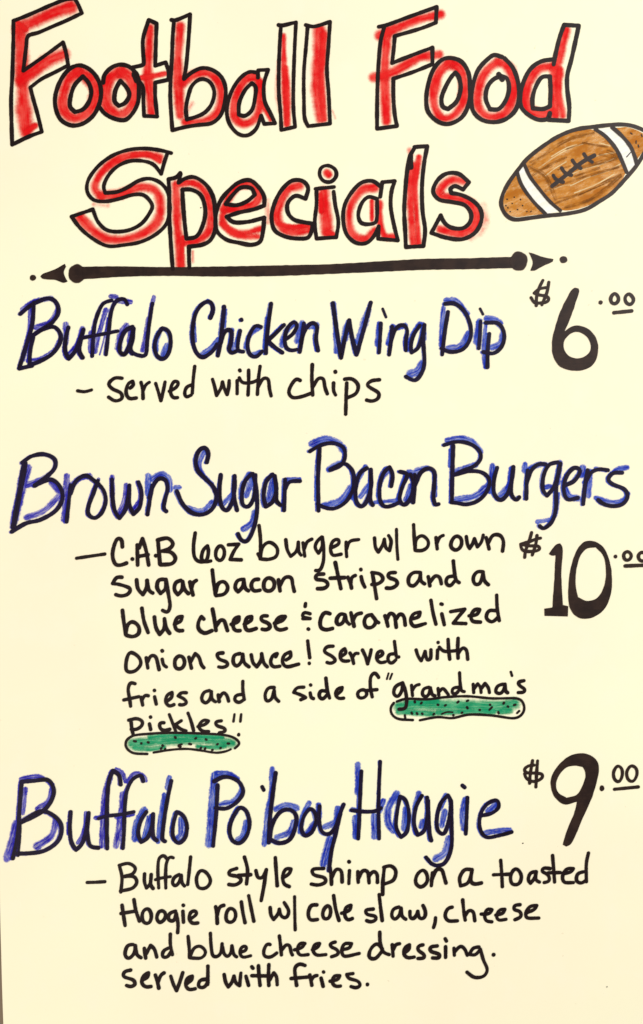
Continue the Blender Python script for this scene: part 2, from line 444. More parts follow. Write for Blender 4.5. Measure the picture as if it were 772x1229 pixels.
# ---------------------------------------------------------------- everything drawn on it
# '#' starts a word or drawing, '@' sets the origin of a 4x tracing tile;
# K black pen, R red, B blue, G green, N/O brown, P dots, F filled black shape, D black blob
DATA = """
# title_word|red bubble lettering reading Football, top left
@ 0 0
K22 70,108 130,85 200,55 270,25 325,5 365,3 380,30 398,72 330,105 260,135 190,165 140,182 132,230 125,290 118,348 180,305 250,255 308,212 322,260 333,322 270,355 205,388 152,428 165,480 185,550 207,640 140,665 65,702 62,600 60,480 65,380 68,280 70,180 z
R72 100,150 108,250 110,350 118,450 122,560 130,640;98,140 165,115 240,80 345,42;105,395 170,350 240,300 315,268
R30 130,640 175,610;85,110 130,150
K24 390,322 440,345 478,395 490,450 480,510 450,565 400,602 350,610 300,585 275,535 270,480 285,420 315,365 350,332 z;403,375 430,405 443,450 430,500 400,535 365,545 342,520 345,470 365,415 z
R62 380,348 430,380 465,440 450,510 410,560 360,575 315,540 308,470 330,395 375,352
K24 500,405 505,370 535,335 575,318 620,325 650,350 665,385 670,440 665,500 640,550 605,582 550,575 505,550 485,525;582,395 610,425 625,460 605,500 575,515 555,495 557,445 570,415 z
K40 652,362 663,392
R60 575,352 530,385 510,460 530,530 590,555 640,500 645,430 630,380 590,350
@ 150 0
K22 40,330 85,320 92,316 90,250 90,195 117,103 155,120 152,200 148,322 198,305 212,350 212,388 148,402 148,470 158,565 95,562 92,500 88,420 72,398
R50 122,140 118,250 112,350 122,450 130,545
R28 80,380 140,370 195,358
K22 225,102 238,105 315,75 310,160 303,250 295,330 285,385 320,355 370,332 420,340 465,375 485,430 480,500 460,560 420,595 350,605 290,615 230,630 225,560 220,470 222,380 228,280 232,180 238,105;300,580 295,530 305,470 325,415 365,385 405,395 430,440 420,500 385,545 330,570 298,578
R52 268,130 262,220 255,320 260,420 268,560;280,400 330,365 400,355 450,400 465,470 440,550 380,585 290,590
S30 300,540 325,500
K22 640,378 640,355 600,350 560,375 520,430 495,500 492,560 510,610 550,650 590,655 630,625 655,560 670,600 722,598 700,550 675,500 668,460 670,400 688,340 640,342;610,405 580,435 550,500 548,555 575,562 610,535 625,480 628,420 z
R46 628,375 590,380 550,430 525,500 530,570 570,600 620,580 645,530 645,400
R26 655,500 700,580
@ 290 0
K21 178,125 190,128 262,112 255,250 250,400 250,530 258,615 192,630 188,550 180,450 180,320 185,200 190,130
R34 202,175 205,350 210,480 215,605;212,330 222,500 222,600
S20 178,300 170,440 178,540
K21 308,125 345,133 425,110 418,220 410,340 418,450 425,600 320,612 305,580 300,480 300,350 310,230 318,130
R60 375,150 370,260 362,400 380,580
R36 395,170 385,400 400,580
S16 435,535 450,575
# title_word|red bubble lettering reading Food, top right
@ 430 0
K22 98,135 125,130 250,85 375,40 372,115 310,140 175,180 170,240 162,310 250,275 355,235 355,315 270,350 168,385 168,470 175,560 185,612 90,625 90,540 92,420 98,300 108,200 125,135
R50 140,160 130,260 125,380 130,480 135,590;100,178 200,135 290,100 395,75;70,378 160,355 250,305 300,280 388,268
K24 430,285 490,300 525,350 535,420 530,500 495,570 430,602 380,590 335,545 325,490 335,410 360,340 395,298 z;465,355 480,375 490,430 470,495 430,530 405,520 398,480 420,420 450,370 z
R50 440,305 490,340 505,420 500,500 450,565 400,572 365,520 362,440 390,350 440,305
K24 690,280 650,270 620,290 575,340 550,410 540,480 550,540 590,580 650,592 710,575 755,530 770,470 765,400 740,330 700,285;680,372 650,385 620,420 610,480 630,530 670,530 705,490 722,430 710,380 680,370
K28 672,362 690,388
R52 670,300 720,330 745,400 735,480 700,550 620,565 575,520 575,440 610,350 660,305
@ 579 0
K24 340,290 280,300 230,335 195,400 180,460 185,520 225,560 270,580 310,575 322,548 315,580 412,585 415,520 405,430 405,370 425,290 445,200 460,130 390,125 370,180 350,260 340,315;322,372 285,375 255,420 238,480 240,525 290,528 322,515 325,440 z
R50 335,325 270,335 220,400 205,480 225,530 290,555 340,540;400,150 370,260 345,350 345,450 350,560
R38 370,340 365,450 385,560
# title_word|red bubble lettering reading Specials, second row
@ 20 160
K21 745,100 700,88 620,78 540,85 460,115 390,170 345,240 345,290 375,325 430,332 500,318 560,300 610,300 640,325 655,355 640,390 600,440 530,472 440,470 395,430 370,370 268,405 310,460 370,510 440,545 520,540 600,525 670,490 718,445 735,400 738,340 725,280 690,240 640,222 590,232 540,262 490,285 430,292 422,262 440,215 480,170 540,140 610,138 660,155 697,200 710,150 728,95
R44 690,120 620,105 530,115 460,150 400,210 380,270 410,310
R54 410,305 500,295 600,262 670,280 695,360 670,440 600,490 500,515 420,505 360,460 310,410
S26 375,345 440,350
R30 560,110 640,108 690,140
@ 180 160
K23 148,195 130,215 92,225 95,280 95,380 100,480 105,560 112,655;192,650 190,600 190,548 250,540 290,520 315,470 315,390 305,310 270,250 215,215 175,220 140,242 150,200;158,275 200,275 245,300 268,370 258,440 225,500 178,510 170,440 162,350 z
R52 125,250 130,350 135,450 145,560 150,655
R46 150,245 220,245 270,290 292,380 285,470 230,520 170,530
R24 160,500 155,650
S16 208,570 208,622
K23 370,405 400,430 470,430 550,410 545,470 530,525 490,540 430,530 370,515 325,475 318,400 340,330 385,275 430,240 480,230 520,260 550,310 550,352 500,370 430,385 z;365,345 400,300 440,265 490,270 505,300 470,330 420,350 z
R40 380,360 350,400 370,460 440,485 530,465;350,370 390,300 430,258 490,252 525,300 500,345 380,375
R40 350,440 430,495 520,500
@ 320 160
K23 200,265 175,235 125,232 75,275 40,340 25,410 40,470 90,500 150,510 200,505 215,480 222,438 180,432 130,418 103,385 103,340 140,305 188,320 z
R52 160,258 110,270 70,330 50,400 75,455 130,475 200,465
R26 60,440 130,455 200,445
S26 8,330 6,430
K21 235,272 325,263;240,275 240,350 232,430 240,510 335,503 345,430 330,350 322,285;293,160 330,180 335,210 310,238 275,235 255,205 262,172 z
R60 275,290 285,380 290,480
R30 260,300 262,380;295,480 320,490
R40 290,195 298,205
K22 545,260 510,235 460,240 415,280 375,350 368,420 385,490 430,530 480,530 520,490 538,450 535,510 630,518 610,440 595,350 600,280 615,235 555,240 545,310;530,320 490,310 460,335 440,400 455,435 500,440 525,430 530,400 z
R50 520,265 460,275 410,340 395,420 415,490 470,510 520,470
R38 540,340 545,440 570,500 610,500
R24 505,330 505,420
@ 440 160
K23 228,72 290,68 275,150 265,260 268,380 280,470 272,545 188,550 185,480 180,380 185,280 195,180 208,115 230,75
K28 210,112 212,170
R44 225,160 212,260 212,360 218,450 225,535
R30 250,120 232,250 240,400 250,530
S26 204,85 212,112
K23 462,275 490,240 440,200 385,198 340,230 318,285 345,322 410,335 470,350 500,390 495,430 460,460 400,455 370,430 355,398 310,482 380,505 460,512 520,480 550,420 545,370 510,330 450,300 405,292 400,272 420,258 z
R50 465,235 410,228 360,265 350,300 420,318 490,330 525,380 515,450 450,485 350,465
S34 560,350 572,420 545,480 500,510
# arrow_line|long black double ended arrow under Specials
@ 20 160
D:arrow_knob 293,678,43,48
D:arrow_dot 83,697,16,15
F:arrow_head 118,690 125,680 180,660 235,630 242,645 230,668 235,690 250,715 235,722 190,708 125,700
@ 0 0
F:arrow_shaft 396,1284 560,1282 820,1286 1000,1284 1280,1279 1600,1271 1820,1258 2040,1246 2250,1243 2470,1236 2480,1290 2250,1296 2040,1299 1820,1308 1600,1318 1280,1330 1000,1331 820,1328 600,1332 396,1345
@ 579 130
D:arrow_knob 172,738,44,50
D:arrow_dot 386,730,20,18
F:arrow_head 220,695 240,700 280,715 338,728 335,740 280,765 245,785 228,783 240,745 232,720
# football_drawing|brown marker drawing of a football with white stripes
@ 579 130
N:brown_fill 205,268 250,222 320,170 400,130 470,110 535,108 590,145 640,205 665,255 688,310 660,360 620,400 560,440 480,480 375,492 320,450 270,390 225,330
N:brown_fill 160,325 180,370 215,420 250,465 290,510 230,518 150,525 110,505 98,470 105,420 130,370
W:white_stripe 165,310 200,280 225,330 270,390 320,450 372,495 300,512 250,460 210,410 180,360
W:white_stripe 540,105 620,95 670,140 710,190 740,270 700,310 665,250 640,200 590,140
N:brown_fill 635,98 690,95 740,110 790,140 800,165 775,200 740,250 730,240 705,185 665,135
K20:outline 165,305 215,245 290,185 370,135 450,105 540,92 640,82 700,85 750,100 795,125 808,160 785,200 740,275 690,335 620,410 560,450 490,490 400,510 300,520 230,530 150,538 110,515 88,470 95,420 125,360 165,305
K17:stripe_line 165,310 180,360 210,410 250,460 300,510
K17:stripe_line 200,275 225,330 270,390 320,450 372,495
K19:stripe_line 540,105 590,140 640,200 665,250 690,310
K19:stripe_line 620,95 670,140 710,190 730,240 740,275
K21:lace 332,378 380,340 430,300 480,260 535,230
K18:lace 338,325 350,345 385,358
K18:lace 378,290 395,315 425,325
K18:lace 430,253 445,275 470,292
K18:lace 485,223 500,245 525,262
K5:pen_tick 690,237 712,212
C9:pale_streak 270,290 340,240 420,195 480,175;330,235 400,195 450,178;380,345 470,300 560,275 640,240;420,375 520,330 600,305 660,270;300,330 350,290 400,260;440,410 540,370 630,320;560,170 610,185;310,400 370,380 420,370;520,240 580,225 640,215
O26:brown_streak 225,285 300,330 350,440;240,270 330,200 420,150 530,125;420,300 560,265 655,240;400,480 520,440 660,330;600,210 640,225
O16:brown_streak 230,330 330,270 400,240;300,400 430,350 650,285;350,460 500,400 660,320;480,170 600,190;270,300 330,280;560,225 640,240;440,330 560,290
O10:brown_streak 225,265 300,225;360,300 420,280;520,330 640,290;460,420 620,350;400,200 500,165;350,440 450,420
P6:speckle 110,470 112,473;120,480 121,484;140,460 142,462;165,490 168,491;150,430 152,432;190,470 192,472;130,500 133,501;210,500 212,500;708,122 716,128;735,160 735,172;745,180 748,190;760,130 764,140;180,440 182,444;230,500 232,498;115,440 118,442
# dish_word|blue and black lettering reading Buffalo, first dish
@ 0 335
K22 103,170 160,125 240,95 278,120 285,165 255,212 200,248 165,272;165,272 215,242 265,232 295,265 292,310 252,365 190,400 150,415;168,115 160,220 135,310 98,430;98,432 160,418;165,280 150,350 148,415
B24 112,150 165,112 250,95;175,235 250,205 280,150;150,150 145,260 115,390;140,395 200,385 260,350 290,300
B14 155,300 135,400
K22 333,235 320,290 318,350 335,385 365,350 390,290 405,245 390,310 385,350 402,380
B26 320,220 322,290 312,350;335,365 375,320 400,240
K20 540,105 500,120 470,180 455,250 447,372
K20 615,125 600,98 562,108 538,160 526,250 513,365
K18 400,285 470,272 570,252
B24 535,85 562,88;570,105 630,112;512,150 480,260 460,350;440,260 438,350
B9 520,190 500,300 482,365
K22 640,232 605,250 582,300 578,350 600,365 628,315 645,240 640,290 628,335 640,360
B34 610,228 580,280 572,335
B20 630,250 620,300
K20 735,120 722,200 710,300 704,365 690,372 650,362 632,350
B20 742,88 730,130;715,190 700,280 685,345
@ 150 335
K21 180,240 155,280 145,330 160,375 190,385 215,350 222,290 210,250 182,238
B26 165,260 150,300 150,345;205,320 185,365
# dish_word|blue and black lettering reading Chicken
K22 412,190 425,150 412,112 380,118 345,160 328,230 328,300 345,355 375,378 420,350 445,315
B22 400,108 425,130 425,160;372,360 415,330 450,290
B14 335,190 340,300
K22 478,135 472,200 462,290 448,370;458,320 485,250 512,250 510,310 500,340 515,358 535,348
B22 482,150 478,230;516,245 512,320 515,355
K20 555,250 545,300 545,345 570,350;560,196 562,200
B22 552,250 535,320
K20 655,232 630,225 602,265 590,320 602,365 632,375 660,348
B22 650,235 600,270 580,330;610,365 650,350
K21 703,120 692,200 682,290 678,358;765,222 720,268 690,298 720,328 757,355
B18 680,190 670,330;755,225 700,280
@ 320 335
K20 95,290 130,262 148,222 130,208 100,240 88,295 98,335 125,345 145,340
B28 135,210 90,260 75,320
K21 180,215 172,280 160,352;165,300 190,240 220,212 243,228 238,290 248,345
B30 172,212 150,280 148,300;200,230 240,225
# dish_word|blue and black lettering reading Wing
K22 318,118 330,200 345,300 358,380 375,290 397,200 410,280 432,365 465,250 500,115
B24 322,120 330,200 335,350;355,370 370,300;420,300 432,330
B34 385,230 375,290;490,150 460,240 440,300
K20 548,215 545,280 540,355
K14:letter_dot 557,145 573,185
B24 540,215 530,315
K20 602,230 598,290 588,365;592,320 620,240 655,222 675,245 668,300 668,345
B26 605,230 585,310;630,235 665,225
K20 735,225 705,270 692,320 695,355 725,335 745,280 757,222 752,300 757,400 745,450 715,488 690,482 668,470
B26 735,220 700,270 680,340;750,220 755,290
B42 690,458 730,440 745,410
# dish_word|blue and black lettering reading Dip
@ 450 335
K21 350,160 335,250 322,365;335,122 380,120 430,160 458,230 455,290 420,340 360,352 318,335
B28 340,105 390,110 440,170;350,335 410,320 445,260
B20 328,140 318,230 315,320
K20 505,205 503,260 497,335
K14:letter_dot 503,145 517,172
B30 500,205 485,305
K21 547,265 540,340 538,425;530,212 590,215 618,260 610,320 570,358 518,352
B30 535,192 575,198 600,215;560,330 600,310 610,270
B20 532,210 520,330 528,425
# description_word|dash
@ 80 430
K17:dash 57,158 90,163 124,154
# description_word|small black word served after the first dash
K18 270,98 235,96 205,125 225,150 265,168 270,195 237,207 205,188
K18 308,145 325,130 320,112 300,122 288,165 303,195 338,192
K18 360,117 368,150 370,195;370,158 383,128 400,117
K18 430,122 442,160 455,205 466,160 475,115
K18 495,160 530,140 540,117 520,110 503,140 502,172 515,192 535,190
K18 600,130 580,137 568,165 575,188 600,178;617,40 610,100 605,170
# description_word|small black word with before chips
@ 150 335
K18 422,482 433,520 442,560 465,520 470,495 480,530 492,555 500,520 502,488
K18 540,488 540,552;552,438 554,442
K18 595,438 595,500 592,558;550,475 565,498 610,498 640,485
K18 650,420 642,480 637,555;640,520 665,478 688,480 695,530 703,562
# description_word|small black word chips
@ 320 335
K19 162,488 145,480 122,505 107,545 125,570 170,565 212,550
K19 220,412 218,480 222,558;222,520 250,477 273,480 280,520 292,552
K19 322,500 322,540 332,558;330,445 331,448
K19 385,500 382,570 380,650;375,482 410,480 440,510 430,550 385,572
K19 542,485 502,490 482,510 510,530 540,550 535,575 505,588 480,582
# price|price of six dollars in thick black numerals
@ 579 325
@ 630 330
K16:dollar_sign 84,29 68,60 54,105 52,150;112,38 104,85 90,120 79,147;99,64 66,70 42,90 68,100 99,104 114,117 104,133 62,138 44,138 27,112
@ 579 325
F:digit 427,92 440,83 458,88 462,98 450,140 425,215 393,292 425,270 460,265 510,285 545,330 553,380 538,440 500,473 435,482 370,462 338,415 331,350 345,280 375,190 405,130|517,355 497,318 455,295 415,308 388,345 388,375 405,405 445,423 490,412 515,385
D:decimal_point 564,155,11,11
K17:cents_digit 632,110 612,132 618,158 640,160 652,135 z
K18:cents_digit 700,112 680,132 690,160 710,165 724,140 z
K19:underline 628,204 714,195
# dish_word|blue and black lettering reading Brown
@ 0 510
K22 112,182 160,150 220,142 268,165 270,205 240,240 172,292;172,292 250,262 295,300 305,355 275,410 200,455 130,472 62,512
K30 125,185 108,280 88,390 70,490
B36 140,205 100,350 72,470
B26 135,290 200,265 240,240;250,275 285,320
B28 130,445 210,415 285,345
K21 345,290 335,370 325,465;345,330 370,270 415,243 450,262 478,285
B28 326,245 322,340 312,455;350,290 390,255 435,245
K20 475,268 453,330 430,390 430,430 460,448 495,420 513,360 500,310 478,285
B16 478,260 440,340 428,390;475,440 505,400
K21 542,262 545,350 555,410 578,448 605,410 620,340 625,290 625,380 645,428 675,395 683,320 668,275
B24 542,250 545,330;572,425 600,370 610,290;645,410 672,370
@ 180 510
K21 15,290 5,350 -8,430;0,350 15,300 45,258 78,265 88,310 75,360 70,405 82,415
B28 -5,245 -8,330;15,260 60,235 95,265 98,310
# dish_word|blue and black lettering reading Sugar
K22 275,180 283,140 268,110 240,120 222,170 232,220 270,260 308,300 322,350 300,405 255,430 205,422 160,380 132,318
B22 262,130 240,180 250,230 300,285;180,395 250,412 300,370;125,300 145,300
K22 342,240 336,310 345,390 370,412 395,375 408,310 408,245 405,340 420,410
B22 350,385 380,350 400,330;330,380 332,340
K21 490,235 458,270 443,330 448,385 475,392 503,340 508,240;495,235 512,300 515,420 495,510 465,560 438,550 425,522
B28 480,235 445,290 438,350;490,260 465,340
B30 505,420 490,470 450,500
K22 590,238 560,270 547,340 557,392 590,370 608,310 600,245 608,320 608,365 628,385
B26 590,265 570,360
K21 650,262 648,330 645,410;648,310 672,273 722,270
B20 655,262 720,260
# dish_word|blue and black lettering reading Bacon
@ 350 510
K20 88,128 140,98 200,88 248,108 258,150 238,195 185,218;185,215 250,185 290,215 300,260 295,310 260,370 205,402 155,395 125,378
K22 135,112 128,250 130,412
B34 98,92 160,70 220,85 250,120
B30 178,215 230,185;150,388 230,365 285,305
B14 120,250 115,360
K21 362,208 330,230 308,300 312,370 335,393 362,365 382,290 380,215 380,300 377,360 390,385
B24 355,200 315,270 295,350;370,290 330,345
K21 478,295 485,240 470,203 442,230 422,300 427,370 450,393 490,385 520,370
B20 470,215 430,270 415,340;400,372 480,365 520,360
K21 520,225 555,238 530,300 518,360 540,385 572,350 585,280 570,238
B24 545,250 515,340;570,290 545,360;560,225 580,230
K22 590,240 590,300 583,372;592,290 620,228 660,208 685,228 683,290 680,350 690,385 705,380
B32 602,222 650,208
B16 690,240 690,340
# dish_word|blue and black lettering reading Burgers
@ 460 510
K20 290,98 350,82 410,90 455,120 468,155 440,195 380,220 340,240;340,240 420,222 475,230 507,262 500,310 460,360 400,382 355,375 325,372
K22 334,100 330,240 328,368
B30 305,75 370,65 430,85 465,130
B28 350,222 440,192;350,358 440,340 500,290
B14 318,120 316,200
K21 545,205 530,260 530,330 560,362 595,330 618,250 622,202 612,290 615,340 638,362 650,347
B26 522,195 510,320;560,335 600,290 612,210
@ 579 510
K21 215,218 210,280 208,355;210,280 235,215 270,188 300,190
B26 202,190 200,220;225,210 270,190 300,190
K21 360,180 320,190 292,240 287,310 307,340 340,300 362,240 372,185;370,190 352,290 350,400 330,465 290,498 272,485
B26 370,180 360,280;295,300 325,295
B20 362,330 350,420 330,450 260,465
K21 395,290 440,268 467,218 440,205 402,245 387,310 405,358 455,350
B30 480,205 470,240;393,300 412,342 455,352
K21 502,218 490,290 480,380;492,275 520,228 560,213 600,218
B30 510,225 505,340
B18 540,210 600,218
K21 668,230 622,232 600,262 622,285 680,310 693,345 670,380 620,390 575,378 552,360
B24 692,205 640,215 612,240;540,350 620,372 675,360 695,330
# description_word|long dash before the burger description
@ 80 620
K17:dash 52,199 120,189 188,179
# description_word|small black letters CAB with dots
K20 272,145 268,110 250,103 232,140 225,190 240,230 265,232 292,222;319,202 321,204
K20 343,135 345,232;368,105 352,150;368,105 385,160 398,232;350,190 395,182;431,186 433,188
K20 442,115 447,170 452,228;440,112 490,103 515,130 495,155 462,165 505,170 527,200 510,225 455,230
# description_word|small black text 6oz
K19:digit 620,78 612,140 617,195 640,216 672,212 684,165 678,140 658,160 650,205 668,217 695,212
K19 740,137 720,160 720,198 740,212 758,190 758,155 z
@ 250 620
K19 98,135 148,132 125,165 107,205 160,207
# description_word|small black word burger
K18 245,42 252,110 252,200 240,178;252,198 262,145 295,122 332,150 328,190 290,205 250,202
K18 373,110 380,160 397,190 425,165 433,122 435,170 447,185
K18 455,125 460,160 464,190;462,155 475,120 498,108
K18 545,97 522,120 513,150 530,175 547,145 548,98 555,160 552,220 535,258 516,258
K18 590,150 628,130 625,108 600,115 587,150 597,185 638,180
K18 662,122 662,155 665,192;665,155 680,118 723,110
# description_word|small black abbreviation w with slash, burger text
@ 430 620
K18 78,102 83,150 97,170 120,130 125,108 132,150 150,163 158,115 145,90
K16:slash 183,60 185,140 190,205
# description_word|small black word brown
K18 265,38 268,100 272,162;272,155 277,110 305,90 335,115 333,145 305,163 275,162
K18 372,100 378,155;378,125 390,97 407,90
K19 470,92 450,110 443,145 468,162 493,140 493,105 z
K18 517,95 523,135 533,153 550,125 556,105 570,145 588,125 598,88
K19 612,100 620,130 626,155;623,125 645,88 680,90 695,120 690,165
# description_word|small black word sugar
@ 80 620
K20 270,290 245,290 225,320 260,325 310,345 300,370 265,380 240,373
K20 340,302 346,345 370,373 388,340 390,305 400,355 418,366
K20 472,300 445,303 437,340 455,367 478,345 480,300 492,370 500,430 487,458 464,448
K20 552,305 527,315 520,350 537,373 558,350 560,310 570,350 588,368
K20 595,312 602,345 610,375;602,345 610,315 626,305
# description_word|small black word bacon
@ 250 620
K20 22,255 28,310 38,375;36,370 50,320 78,310 97,340 80,370 40,378
K20 165,300 142,305 130,340 145,360 168,335 172,300 180,345 195,355
K20 243,300 220,302 207,330 220,356 250,352
K20 290,292 270,310 270,348 295,357 317,340 316,305 z
K20 338,302 342,330 346,356;346,330 370,290 400,292 406,325 414,358
# description_word|small black word strips
K20 555,275 520,278 517,300 560,305 577,325 560,343 525,345
K20 610,220 625,290 637,345;585,295 655,292
K20 670,290 682,315 688,343;684,320 690,288 706,282
@ 430 620
K19 14,287 20,315 32,338;12,252 13,255
K19 68,272 78,330 88,393;65,268 105,275 120,300 95,322 65,325
K19 178,268 147,270 143,290 183,305 188,325 160,343 135,342
# description_word|small black word and, after strips
K19 298,268 265,267 242,290 242,325 265,333 293,300 298,275 300,310 318,322
K19 335,287 343,332;343,315 370,282 390,290 398,322
K19 453,285 427,290 420,320 440,333 460,310;455,212 460,260 468,305 483,316
# description_word|small black letter a after and
K19 598,265 572,262 550,290 557,323 580,323 594,285 597,270 605,310 623,326
# description_word|small black word blue before cheese
@ 130 715
K20 72,68 78,120 88,185;88,180 95,140 120,122 150,145 150,180 120,195 92,188
K20 165,58 175,120 195,175
K20 225,100 232,150 250,183 272,155 273,108 282,155 298,178
K20 320,135 352,120 358,98 335,102 322,140 335,165 360,165
# description_word|small black word cheese, burger text
K20 462,110 450,98 437,120 435,155 465,178 500,165
K20 503,62 512,110 520,165;520,145 540,115 558,115 568,145 575,165
K20 592,135 628,120 630,100 610,105 600,140 612,165 635,165
K20 655,135 690,115 690,98 668,102 657,140 670,165 712,155
@ 290 715
K20 125,95 98,95 95,115 130,130 140,150 118,162 100,158
K20 160,130 200,115 210,98 185,98 165,120 163,150 185,163 217,155
# description_word|small black ampersand
K18:ampersand 308,35 306,50;330,85 300,78 292,98 330,108 295,108;320,157 323,159
# description_word|small black word caramelized
K20 425,85 400,78 380,110 380,150 405,162 437,155
K20 498,90 475,85 455,115 462,138 485,130 498,95 505,125 518,135
K20 525,80 533,115 540,145;536,115 550,88 575,82
K20 625,90 600,95 588,125 600,152 630,148 645,120 625,92 645,120 658,128
@ 440 705
K20 88,135 95,155 102,185;98,150 112,122 132,130 142,190;142,150 160,125 178,135 185,180
K19 215,150 250,140 255,118 225,125 210,155 225,185 282,172
K19 308,60 318,120 332,175
K19 360,125 372,178;356,78 362,80
K19 402,115 470,103 435,145 415,170 475,172
K20 490,135 530,128 540,105 520,103 500,130 505,160 545,165
K19 622,35 625,100 635,158;618,110 585,110 572,145 600,165 630,140
# description_word|small black word onion
@ 130 755
K19 108,110 90,150 92,200 130,200 160,165 148,130 z
K19 185,135 193,185;192,155 208,125 230,128 240,160 247,192
K19 262,142 268,170 283,180;261,101 263,103
K19 343,125 323,145 327,185 353,188 370,162 362,132 z
K19 390,132 402,185;400,152 420,115 438,130 450,170 462,183
# description_word|small black word sauce
K19 553,112 525,115 532,140 572,155 578,170 550,182 532,178
K19 635,115 607,122 602,160 620,176 643,150 647,118 655,160 678,178
@ 290 755
K19 48,120 57,160 75,178 96,145 98,115 108,160 125,178
K19 165,130 172,115 155,118 140,155 152,178 185,175
K19 215,145 238,130 235,107 207,120 197,155 215,178 275,165
K18:exclamation_mark 318,54 322,90 328,135;325,160 326,163
# description_word|small black word served, burger text
K18 440,80 410,82 397,105 438,130 452,150 425,163 410,157
K18 480,127 503,112 495,92 477,105 474,140 490,152 515,150
K18 520,112 530,130 538,163;535,130 548,110 560,115
K18 580,98 595,130 605,165 615,130 622,97
K18 650,135 678,120 674,102 655,107 647,140 665,160 690,155
K18 735,117 707,120 702,150 720,163 740,145;733,57 740,110 742,135 754,132
# description_word|small black word with, burger text
@ 450 755
K18 197,98 207,130 222,150 235,120 240,105 250,148 266,143 268,97
K18 300,98 298,140;302,62 303,63
K18 350,47 353,100 358,143;308,85 330,105 385,102
K18 398,42 396,90 398,138;398,118 420,87 438,97 444,143
# description_word|small black word fries, burger text
@ 130 755
K18 132,260 110,255 98,285 105,330 110,368;77,338 150,322
K18 160,325 168,363;165,338 180,313 195,318
K18 225,322 233,358;224,291 225,293
K18 282,345 308,325 308,302 287,312 277,345 295,368 318,360
K18 378,303 352,302 338,318 370,335 380,352 355,363 345,360
# description_word|small black word and, after fries
K18 488,292 462,300 450,335 470,353 493,330 497,297 500,335 518,346
K18 530,312 535,345;535,328 555,300 572,315 580,343
K18 643,310 615,315 608,338 630,350 652,335;648,247 648,290 655,335
# description_word|small black letter a before side
@ 290 755
K18 158,277 132,277 114,310 122,343 145,333 158,290 162,325 180,343
# description_word|small black word side
K18 300,275 265,278 252,300 292,315 308,325 285,335
K18 330,302 335,328 346,330;331,264 333,266
K18 408,295 380,292 372,320 390,333 412,310;405,232 412,290 423,328
K18 455,313 483,290 483,277 462,282 450,310 465,330 490,328
# description_word|small black word of
K18 580,287 557,300 560,325 585,328 603,310 592,288 z
K18 658,230 640,207 620,225 618,280 627,323;600,292 650,288
# description_word|small black word grandmas in quotation marks
K11:quotation_mark 705,210 697,238;722,212 712,238
@ 450 755
K18 125,258 97,275 90,310 110,322 130,290 132,255 145,290 152,340 145,378 115,382
K17 175,267 180,318;180,292 195,267 212,264
K18 258,277 232,285 227,315 248,323 263,300 265,280 275,315 288,318
K17 302,282 306,315;306,302 325,280 342,300 352,313
K17 398,277 372,282 370,308 390,308 405,285;405,207 408,260 415,298 428,298
K17 470,262 473,303;474,285 492,260 505,275 508,303;508,285 527,258 543,278 548,303
K18 613,262 587,270 577,300 600,308 616,290 622,262 625,298 635,303
K14:apostrophe 650,203 656,222
K18 713,245 685,252 692,270 718,285 715,300 685,302
# pickle_drawing|longer green pickle drawing under the word grandmas
G58:green_fill 112,368 200,362 350,365 500,366 590,370 670,355
G30:green_fill 110,395 200,400 280,405;300,400 450,395 570,395;600,395 650,390;150,350 300,345
K13:outline 105,345 150,332 250,335 330,325 440,320 560,330 680,330 705,345 715,380 700,410 665,425 560,412 450,408 370,425 300,420 215,435
K13:outline 90,352 75,375 80,405 110,428 182,434
K9:outline 320,405 345,395 372,397
P12:skin_spot 190,345 192,350;220,355 224,350;300,360 304,362;335,365 340,362;395,350 400,345;440,343 446,340;440,372 444,378;615,355 618,350;635,368 638,370;665,362 672,360;548,385 560,372;590,395 592,402;500,385 503,386;415,400 418,398;375,410 376,411;143,410 145,425;175,398 178,404;200,400 203,406;225,402 228,406;280,408 283,404;550,360 552,362;680,400 690,390
# description_word|small black word pickles with closing quotation mark
@ 130 755
K18 112,440 116,480 122,503;100,435 140,427 168,442 163,463 135,480 112,478
K18 200,452 206,480;205,419 206,421
K18 270,447 250,447 250,473 270,485 298,478
K17 295,407 310,445 326,488;353,437 325,455 345,475 376,486
K17 385,400 400,440 412,485
K17 432,465 470,453 483,438 463,432 442,450 438,472 455,487 485,488
K18 545,437 517,442 522,460 560,472 566,486 535,494
K13:quotation_mark 608,405 603,440;640,405 636,440
D:full_stop 628,503,9,10
# pickle_drawing|shorter green pickle drawing under the word pickles
G52:green_fill 118,548 200,540 300,532 450,528 530,535 595,545
G26:green_fill 130,570 200,575 270,565;200,515 330,505 450,510 550,515;430,560 520,565 560,560
K13:outline 190,597 120,592 88,565 88,535 120,510 200,500 300,495 450,498 560,505 610,520 632,545 610,568
K12:outline 220,590 300,577 380,572 450,580 520,590 570,582 590,573
P12:skin_spot 125,535 135,537;160,545 162,547;192,540 196,542;262,555 265,558;322,515 326,520;340,555 355,550;390,548 400,550;420,522 424,520;470,525 474,528;525,550 528,548;575,545 582,546;445,572 448,565;465,575 468,568;255,572 258,568;500,577 504,576;340,560 350,562;540,568 542,566;275,575 276,572
# price|price of ten dollars in thick black numerals
@ 579 625
@ 615 635
K16:dollar_sign 89,16 80,49 60,104 56,135;115,30 109,72 92,124;132,43 114,46 78,60 37,72;37,72 78,80 120,80 131,92 117,103 78,107 47,103 38,88 37,72
@ 579 625
F:digit 315,158 325,143 350,112 368,108 380,122 375,250 382,402 408,408 406,458 295,455 293,420 332,415 340,300 347,165 325,167
F:digit 490,97 530,97 575,125 605,190 617,270 610,360 575,430 510,467 450,460 415,415 408,340 415,250 440,160 470,110|500,132 470,160 450,220 443,310 455,365 495,383 545,370 580,310 588,230 575,165 540,127
D:decimal_point 634,171,10,10
